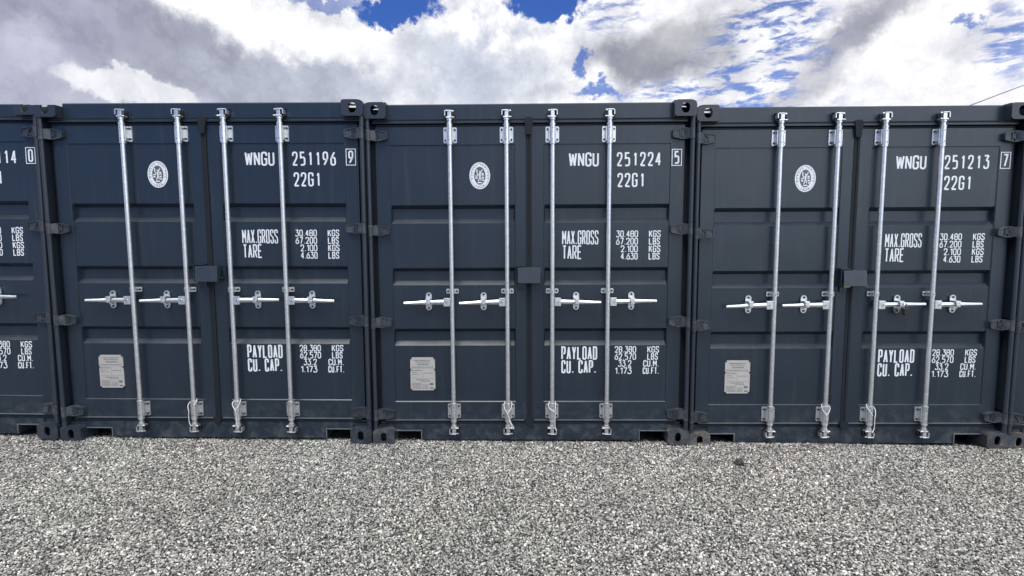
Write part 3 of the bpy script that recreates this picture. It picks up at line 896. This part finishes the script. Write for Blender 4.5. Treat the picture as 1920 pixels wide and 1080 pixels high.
def make_container():
    root = empty('shipping_container')
    castings = {}
    for s in (-1, 1):
        c = link('corner_casting', top_casting_mesh(s, PAINT_FRAME), root); castings[('top', s)] = c
        c = link('corner_casting', casting_mesh(False, s, PAINT_FRAME), root); castings[('low', s)] = c
    # header: tall pressed face, drip lip under it
    def rail(prof, x0, x1, name):
        mb = MB(); n = len(prof)
        v = [(x0, y, z) for y, z in prof] + [(x1, y, z) for y, z in prof]
        f = [[i, (i + 1) % n, n + (i + 1) % n, n + i] for i in range(n)] + [list(range(n)), list(range(n, 2 * n))]
        mb.add(v, f); return mb
    xin = HW - .1625
    mb = rail([(FY, 2.476), (FY, 2.580), (FY + .006, 2.587), (.150, 2.587), (.150, 2.476)], -xin, xin, '')
    prof = [(FY, 2.4755), (FY + .004, 2.466), (FY - .006, 2.458), (FY - .006, 2.447), (FY + .030, 2.438), (.150, 2.438), (.150, 2.4755)]
    n = len(prof); xw = HW - .045
    v = [(-xw, y, z) for y, z in prof] + [(xw, y, z) for y, z in prof]
    mb.add(v, [[i, (i + 1) % n, n + (i + 1) % n, n + i] for i in range(n)] + [list(range(n)), list(range(n, 2 * n))])
    mb.build('top_rail', PAINT, root)
    # sill with forklift pockets
    mb = MB(); px_ = HW - .365; rims = []
    pts = [(-px_, .017), (px_, .017), (px_, .092), (xin, .092), (xin, .142), (-xin, .142), (-xin, .092), (-px_, .092)]
    mb.prism(pts, FY, FY + .010)
    mb.box(-xin, xin, FY + .010, .30, .137, .1415)
    mb.box(-HW + .05, HW - .05, FY + .012, .16, .1415, .160)
    for s in (-1, 1):
        pl = [(s * px_, .0955), (s * xin, .0955), (s * xin, .089), (s * px_, .089), (s * px_, .017), (s * (px_ - .007), .017), (s * (px_ - .007), .0955)]
        eb = MB(); eb.prism(pl if s < 0 else pl[::-1], FY - .010, FY - .0003); rims.append(eb)
        a, b_ = sorted((s * px_, s * (px_ - .006))); mb.box(a, b_, FY + .011, .9, .02, .13)
        a, b_ = sorted((s * (HW - .165), s * (HW - .03))); mb.box(a, b_, FY + .01, .15, .1185, .1365)
    mb.box(-px_ + .01, px_ - .01, FY + .011, FY + .16, .030, .036)
    br = mb.build('bottom_rail', PAINT, root)
    for eb in rims: eb.build('pocket_rim', EDGE, br)
    # corner posts: outer round bar in pieces between the hinges, web behind
    for s in (-1, 1):
        mb = MB(); xc = s * (HW - .020)
        ends = [H - .119] + [z + d for z in HZ for d in (.046, -.046)] + [.119]
        for k in range(0, len(ends), 2):
            za, zb_ = ends[k], ends[k + 1]
            mb.cyl((xc, .026, zb_), (xc, .026, za), .0165, 16)
            mb.cyl((xc, .026, zb_), (xc, .026, zb_ + .006), .0190, 16)
            mb.cyl((xc, .026, za - .006), (xc, .026, za), .0190, 16)
            a, b_ = sorted((s * (HW - .004), s * (HW - .016))); mb.box(a, b_, .030, .14, zb_, za)
        a, b_ = sorted((s * (HW - .003), s * (HW - .075))); mb.box(a, b_, .126, .19, .119, H - .119)
        a, b_ = sorted((s * (HW - .003), s * (HW - .010))); mb.box(a, b_, .050, .19, .119, H - .1195)
        mb.build('corner_post', PAINT_FRAME, root)
    # doors
    d1 = door_mesh(-HW + .064, -.026, -HW + .166, -HW + 1.110).build('door', PAINT, root)
    d2 = door_mesh(.015, HW - .064, .108, HW - .166).build('door', PAINT, root)
    for s, d in ((-1, d1), (1, d2)):
        hm = hinge_mesh(s).mesh('hinge', HINGEP)
        for z in HZ: link('hinge', hm, d, (0, 0, z))
    emblem(d1); data_plate(d1)
    # rubber gasket: between the doors (flared at both ends) and round the outside
    mb = MB()
    mb.box(-.027, .014, DY - .004, DY + .05, .176, 2.430, .003)
    mb.box(-.003, .016, DY - .010, DY + .02, .176, 2.430, .003)
    fl = [(-.030, 2.405), (-.026, 2.36), (.014, 2.36), (.018, 2.405), (.030, 2.470), (.010, 2.486), (-.022, 2.486), (-.036, 2.470)]
    mb.prism(fl, FY - .016, FY + .002)
    mb.cyl((-.006, FY - .018, .163), (-.006, FY + .002, .163), .031, 14)
    mb.box(-HW + .07, HW - .07, FY + .006, FY + .030, 2.4275, 2.4375)
    mb.box(-HW + .085, HW - .085, FY + .004, FY + .030, .150, .1755)
    for s in (-1, 1):
        a, b_ = sorted((s * (HW - .063), s * (HW - .040))); mb.box(a, b_, DY + .02, DY + .05, .15, 2.43)
    mb.build('door_gasket', RUBBER, root)
    for z, xa in ((.176, .09),):
        mb = MB()
        mb.box(-HW + .085, -.045, FY - .004, FY + .012, .1715, .1775, .0015); mb.box(.033, HW - .085, FY - .004, FY + .012, .1715, .1775, .0015)
        mb.build('drip_strip', EDGE, root)
    for i in range(4): rod_part(i, root)
    # lock box over the joint of the doors
    mb = MB()
    mb.box(-.091, .080, .004, .009, 1.254, 1.371, .002)
    mb.box(-.091, .080, .0095, .060, 1.365, 1.371, .001); mb.box(.0745, .080, .0095, .060, 1.254, 1.3645, .001)
    mb.box(-.091, .0740, .0095, .060, 1.254, 1.259, .001)
    for i, p in enumerate(mb.v): mb.v[i] = (p[0], p[1] + (p[2] - 1.31) * .10, p[2])
    lb = mb.build('lock_box', LOCKP, root)
    mb = MB(); mb.box(-.106, -.101, .014, .0745, 1.252, 1.386, .001); mb.box(-.1005, -.030, .022, .0745, 1.380, 1.386, .001)
    mb.box(-.100, -.034, .050, .0745, 1.262, 1.379, .002); mb.box(-.090, -.034, .060, .0745, 1.205, 1.251, .003)
    mb.build('lock_housing', PAINT, lb)
    mb = MB(); mb.box(.080, .094, .055, .0745, 1.268, 1.286, .003); mb.tube([(.082, .03, 1.285), (.090, .034, 1.28), (.094, .046, 1.272), (.096, .06, 1.270)], .003, 6)
    mb.build('lock_tongue', PAINT, lb)
    # body: corrugated side walls, end wall, roof, floor
    def corr(u0, u1, amp, pitch):
        out = []; u = u0; k = 0
        while u < u1 - 1e-6:
            out += [(u, 0), (u + pitch * .25, 0), (u + pitch * .5, amp), (u + pitch * .75, amp)]; u += pitch
        return [(min(a, u1), b_) for a, b_ in out] + [(u1, 0)]
    for s in (-1, 1):
        mb = MB(); pr_ = corr(.19, 5.88, .034, .278)
        v = [(s * (HW - .014 - d), y, z) for z in (.15, 2.50) for y, d in pr_]; n = len(pr_)
        mb.add(v, [(i, i + 1, n + i + 1, n + i) for i in range(n - 1)])
        a, b_ = sorted((s * (HW - .003), s * (HW - .063))); mb.box(a, b_, .18, 5.90, 2.50, 2.575); mb.box(a, b_, .18, 5.90, .02, .16)
        mb.build('side_wall', PAINT, root)
    mb = MB(); pr_ = corr(-HW + .1, HW - .1, .045, .25); n = len(pr_)
    mb.add([(x, 6.03 - d, z) for z in (.12, 2.50) for x, d in pr_], [(i, i + 1, n + i + 1, n + i) for i in range(n - 1)])
    mb.box(-HW + .1, HW - .1, 5.95, 6.05, 2.50, 2.58); mb.box(-HW + .1, HW - .1, 5.95, 6.05, .02, .14)
    for s in (-1, 1):
        a, b_ = sorted((s * (HW - .10), s * HW)); mb.box(a, b_, 5.90, 6.058, 0, H)
    mb.build('end_wall', PAINT, root)
    mb = MB(); pr_ = corr(.20, 5.9, .020, .209); n = len(pr_)
    mb.add([(x, y, 2.574 - d) for x in (-HW + .062, HW - .062) for y, d in pr_], [(i, i + 1, n + i + 1, n + i) for i in range(n - 1)])
    mb.box(-xin, xin, .150, .20, 2.566, 2.580)
    mb.build('roof', PAINT, root)
    mb = MB(); mb.box(-HW + .07, HW - .07, .165, 5.9, .142, .170)
    mb.build('floor', PLY, root)
    return root, castings


def markings(door, number, check):
    y = PY - .0012
    def t(name, s, x0, x1, z0, z1, st, yy=y):
        mb = MB(); text(mb, s, x0 / 1000 - HW, x1 / 1000 - HW, z0 / 1000, z1 / 1000, st, yy); mb.build(name, WHITE, door)
    def digits(name, s, x0, pitch, z0, z1, st):
        # even pitch, as sprayed through a stencil
        mb = MB()
        for k, ch in enumerate(s):
            w1 = 23 if ch == '1' else 42; xx = x0 + k * pitch + (42 - w1) / 2
            text(mb, ch, xx / 1000 - HW, (xx + w1) / 1000 - HW, z0 / 1000, z1 / 1000, st, y)
        mb.build(name, WHITE, door)
    t('owner_code', 'WNGU', 1514, 1739, 2124, 2228, .0132)
    digits('serial_number', number, 1873, 57.6, 2124, 2228, .0122)
    mb = MB(); yy = DY - .0012
    r = [Vector((a / 1000 - HW, z)) for a, z in ((2283, 2.127), (2353, 2.127), (2353, 2.245), (2283, 2.245))]
    ribbon(mb, r, 0.0055, yy, True)
    w1 = 26 if check == '1' else 38
    text(mb, check, (2318 - w1 / 2) / 1000 - HW, (2318 + w1 / 2) / 1000 - HW, 2.138, 2.234, .0122, yy)
    mb.build('check_digit', WHITE, door)
    digits('size_code', '22G1', 1879, 54.5, 1970, 2075, .0122)
    t('weight_title', 'MAX.GROSS', 1466, 1741, 1541, 1648, .0088); t('weight_title', 'TARE', 1468, 1615, 1430, 1535, .0098)
    for s, x0, zt in (('30.480', 1875, 1646), ('67.200', 1875, 1590), ('2.100', 1911, 1533), ('4.630', 1911, 1477)): t('weight_value', s, x0, 2040, zt - 52, zt, .0068)
    for s, x1, zt in (('KGS', 2211, 1646), ('LBS', 2206, 1590), ('KGS', 2211, 1533), ('LBS', 2206, 1477)): t('weight_unit', s, 2123, x1, zt - 52, zt, .0073)
    t('payload_title', 'PAYLOAD', 1463, 1740, 651, 757, .0122); t('payload_title', 'CU. CAP.', 1463, 1733, 544, 648, .0122)
    for s, x0, x1, zt in (('28.380', 1875, 2040, 757), ('62.570', 1875, 2040, 702), ('33.2', 1902, 2005, 647), ('1.173', 1878, 2007, 590)): t('payload_value', s, x0, x1, zt - 52, zt, .0068)
    for s, x0, x1, zt in (('KGS', 2126, 2216, 757), ('LBS', 2126, 2208, 702), ('CU.M.', 2096, 2216, 647), ('CU.FT.', 2093, 2218, 590)): t('payload_unit', s, x0, x1, zt - 52, zt, .0073)


def copy_tree(o, parent=None):
    c = o.copy(); COL.objects.link(c); c.parent = parent
    for ch in list(o.children): copy_tree(ch, c)
    return c


proto, cast = make_container()
proto.name = 'shipping_container'
POSE = [  # tx, ty, tz, yaw, roll, pitch, number, check, label
    (0.0, 0.0, 0.0, 0.0, 0.0, 0.0, '251224', '5', 'anthracite shipping container numbered 251224 in the middle of the row'),
    (-2.4464, -.0127, .0224, -.0019, .0050, .0040, '251196', '9', 'anthracite shipping container numbered 251196 with both its doors in full view'),
    (2.4468, .0249, -.0343, .0019, .0008, -.0031, '251213', '7', 'anthracite shipping container numbered 251213 with rusty corners and a padlocked handle'),
    (-4.9067, -.0092, .0617, .0, .0103, -.0041, '251114', '0', 'anthracite shipping container cut off by the left edge, check digit 0 on its door'),
    (4.8955, .045, -.052, .002, .0, .0, None, None, 'anthracite shipping container of which only the left hinges show, at the right edge'),
]
trees = [proto] + [copy_tree(proto) for _ in range(4)]
for o, (tx, ty, tz, yw, rl, pt, num, chk, lab) in zip(trees, POSE):
    R3 = Matrix.Rotation(yw, 3, 'Z') @ Matrix.Rotation(pt, 3, 'X') @ Matrix.Rotation(rl, 3, 'Y')
    o.location = (tx, ty, tz); o.rotation_euler = R3.to_euler()
    tag(o, lab, 'container', 'shipping containers standing side by side')
    doors = [c for c in o.children if c.name.startswith('door') and not c.name.startswith('door_gasket')]
    if num: markings(doors[-1] if doors[-1].data == doors[1].data else doors[1], num, chk)


for o in trees:
    for rod in [c for c in o.children if c.name.startswith('locking_rod')]:
        for h in [c for c in rod.children if c.name.split('.')[0] == 'handle']:
            a = rad(random.uniform(-1.6, 1.6)); pv = Vector((.044 * (1 if rod.location.x > 0 else -1), 0, 1.110))
            h.matrix_local = Matrix.Translation(pv) @ Matrix.Rotation(a, 4, 'Y') @ Matrix.Translation(-pv)


def casting_of(root, low, side):
    best = None
    for c in root.children:
        if c.name.startswith('corner_casting'):
            co = [v.co for v in c.data.vertices]; mx = sum(p.x for p in co) / len(co); mz = sum(p.z for p in co) / len(co)
            if (mz < 1) == low and (mx > 0) == (side > 0): best = c
    return best


def remat(o, mt, label=None):
    o.data = o.data.copy(); o.data.materials[0] = mt
    if label: o['label'] = label


c2, c1, c3, c0, c4 = trees
remat(casting_of(c3, True, -1), PAINT_RUST, 'scraped casting with brown rust above its hole')
remat(casting_of(c3, False, -1), PAINT_WORN, 'casting with small rust streaks round the hole')
remat(casting_of(c3, True, 1), PAINT_WORN, 'worn casting with rust along its lower edge')
remat(casting_of(c2, True, -1), PAINT_WORN, 'casting with brown staining on its left side')
remat(casting_of(c2, True, 1), PAINT_WORN)
remat(casting_of(c4, True, -1), PAINT_WORN)


def cut_top(o, z):
    # the casting's upper part is cut off: its top stands no higher than the header
    me = o.data.copy(); bm = bmesh.new(); bm.from_mesh(me)
    bmesh.ops.bisect_plane(bm, geom=bm.verts[:] + bm.edges[:] + bm.faces[:], plane_co=(0, 0, z), plane_no=(0, 0, 1), clear_outer=True)
    bm.to_mesh(me); bm.free(); o.data = me


cut_top(casting_of(c1, False, -1), H - .031)
cut_top(casting_of(c0, False, 1), H - .048)
tr = [c for c in c0.children if c.name.startswith('top_rail')][0]
tr.data = tr.data.copy()
for v_ in tr.data.vertices:
    if v_.co.z > 2.57: v_.co.z -= .020


def wp(root, x, y, z):
    """container-local point (x measured from the middle) to world"""
    R3 = root.rotation_euler.to_matrix()
    return R3 @ Vector((x, y, z)) + Vector(root.location)


# ------------------------------------------------------------------ white cords on the lower guide brackets
def smooth_path(pts, k=6):
    pts = [Vector(p) for p in pts]; out = []
    P_ = [pts[0]] + pts + [pts[-1]]
    for i in range(1, len(P_) - 2):
        a, b_, c, d = P_[i - 1:i + 3]
        for j in range(k):
            t = j / k
            out.append(.5 * ((2 * b_) + (c - a) * t + (2 * a - 5 * b_ + 4 * c - d) * t * t + (3 * b_ - a - 3 * c + d) * t ** 3))
    out.append(pts[-1]); return out


def cord(root, rod, style, label):
    x = RODX[rod]; yb, yf = .052, .006
    if style == 0:      # loop, crosses over, tail to the lower right
        pts = [(-.002, yf - .004, .252), (.022, yf, .285), (.030, .020, .320), (.018, yb, .332), (-.016, yb, .332), (-.031, .020, .312), (-.026, yf, .285), (-.008, yf - .004, .252), (.006, yf - .005, .215), (.022, yf, .175), (.040, .010, .142), (.044, .010, .126), (.036, .010, .124), (.030, .006, .140), (.010, yf - .008, .190)]
    elif style == 1:    # loop, gathered to the right, straight down
        pts = [(.020, yf, .268), (.026, .012, .300), (.022, yb - .008, .330), (-.014, yb, .332), (-.030, .020, .312), (-.022, yf - .002, .288), (.006, yf - .006, .268), (.020, yf - .003, .262), (.021, yf, .225), (.020, yf, .180), (.022, .004, .140), (.032, .000, .112)]
    elif style == 2:    # hangs down the left side
        pts = [(.012, yf, .292), (.026, .020, .318), (.012, yb, .332), (-.018, yb, .330), (-.034, .018, .300), (-.032, .004, .272), (-.024, -.002, .250), (-.028, .0, .215), (-.030, .004, .180), (-.026, .004, .150), (-.018, .006, .128)]
    elif style == 3:    # v and straight down the middle
        pts = [(-.002, yf - .004, .262), (.018, yf, .288), (.029, .020, .320), (.014, yb, .332), (-.016, yb, .332), (-.030, .018, .312), (-.022, yf, .285), (-.004, yf - .005, .258), (.002, yf - .005, .215), (.000, yf - .004, .170), (.006, .0, .135), (.018, .0, .118)]
    else:
        pts = [(.006, yf - .004, .256), (-.016, yf, .292), (-.029, .018, .316), (-.014, yb, .332), (.016, yb, .332), (.030, .020, .308), (.029, .004, .270), (.022, -.002, .240), (.024, .0, .195), (.022, .002, .150), (.008, -.002, .122)]
    o_ = wp(root, x, 0, .2)
    R3 = root.rotation_euler.to_matrix()
    loc = [R3 @ Vector((a, b_, c - .2)) for a, b_, c in smooth_path(pts)]
    mb = MB(); mb.tube(loc, .0028, 6)
    o = mb.build('cord', CORD); o.location = o_
    tag(o, label, 'cord', 'white cords looped round the locking rods')


cord(c1, 1, 2, 'white cord hanging down the left of the second locking rod of container 251196')
cord(c1, 2, 3, 'white cord in a v round the third locking rod of container 251196')
cord(c2, 1, 0, 'white cord with its tail slanting right on the second locking rod of container 251224')
cord(c2, 2, 1, 'white cord round the third locking rod of container 251224')
cord(c3, 1, 3, 'white cord looped over the second locking rod of container 251213')
cord(c3, 2, 4, 'white cord hanging down the right of the third locking rod of container 251213')


# ------------------------------------------------------------------ padlocks, timber, stone, cable
def padlock(name, bodymat, label, loc, R3, bw, bh, bd):
    r = empty(name, loc); r.rotation_euler = R3.to_euler()
    tag(r, label, 'padlock')
    mb = MB(); mb.box(-bw / 2, bw / 2, -bd / 2, bd / 2, -bh, 0, .004); mb.cyl((0, -bd / 2 - .001, -bh * .6), (0, -bd / 2 + .002, -bh * .6), .005, 10)
    mb.build('body', bodymat, r)
    mb = MB(); k = bw * .30
    mb.tube([(-k, 0, -.004), (-k, 0, .018)] + [(-k * math.cos(rad(a)), 0, .018 + k * math.sin(rad(a))) for a in (30, 60, 90, 120, 150)] + [(k, 0, .018), (k, 0, -.004)], .004, 8)
    mb.build('shackle', GALV, r)


padlock('padlock', BLACK, 'black padlock hanging from the third handle of container 251213', wp(c3, RODX[2] + .206, .002, 1.088), Matrix.Rotation(.45, 3, 'Z') @ Matrix.Rotation(-.12, 3, 'Y'), .058, .052, .026)
padlock('padlock', BRASS, 'brass padlock peeping out below the lock box of container 251213', wp(c3, -.056, .030, 1.278), Matrix.Rotation(0, 3, 'Z'), .050, .036, .020)

mb = MB(); mb.box(-.040, .045, -.002, .22, -.030, .0, .004)
o = mb.build('timber_block', TIMBER); o.location = wp(c3, HW - .105, 0, -.0015)
tag(o, 'flat brown timber block packed under the right corner of container 251213', 'timber block')

bm = bmesh.new(); bmesh.ops.create_icosphere(bm, subdivisions=3, radius=1)
from mathutils import noise as mn
for v_ in bm.verts:
    d = mn.noise(v_.co * 1.4 + Vector((3, 1, 7))) * .45 + mn.noise(v_.co * 4) * .10
    v_.co = Vector((v_.co.x * .034, v_.co.y * .027, v_.co.z * .021)) * (1 + d)
me = bpy.data.meshes.new('stone'); bm.to_mesh(me); bm.free()
m, g, b = mat('dark_stone'); oc = g.n('ShaderNodeTexCoord').outputs['Object']
g.put(b.inputs['Base Color'], g.mix(g.noise(oc, 60, 4, .6), (.018, .018, .015), (.05, .048, .04))); b.inputs['Roughness'].default_value = .8
me.materials.append(m)
o = link('stone', me); o.location = (1.475, -.335, float(ground_z(1.475, -.335)) + .016)
tag(o, 'dark brown stone, larger than the gravel round it, in front of container 251213', 'stone')

# overhead cable, fixed on the roof of the right-hand container and rising away to the right
a, b_ = Vector((3.78, 2.68, 2.545)), Vector((29.84, 25.0, 10.74))
pts = [a.lerp(b_, t) - Vector((0, 0, .10 * 4 * t * (t - .27) * (1 - t))) for t in [k / 24 for k in range(25)]]
mb = MB(); mb.tube(pts, .011, 6)
o = mb.build('overhead_cable', CABLE)
tag(o, 'thin overhead cable rising to the right above the roof of the right container', 'cable')

S.cycles.use_denoising = True
S.cycles.max_bounces = 6
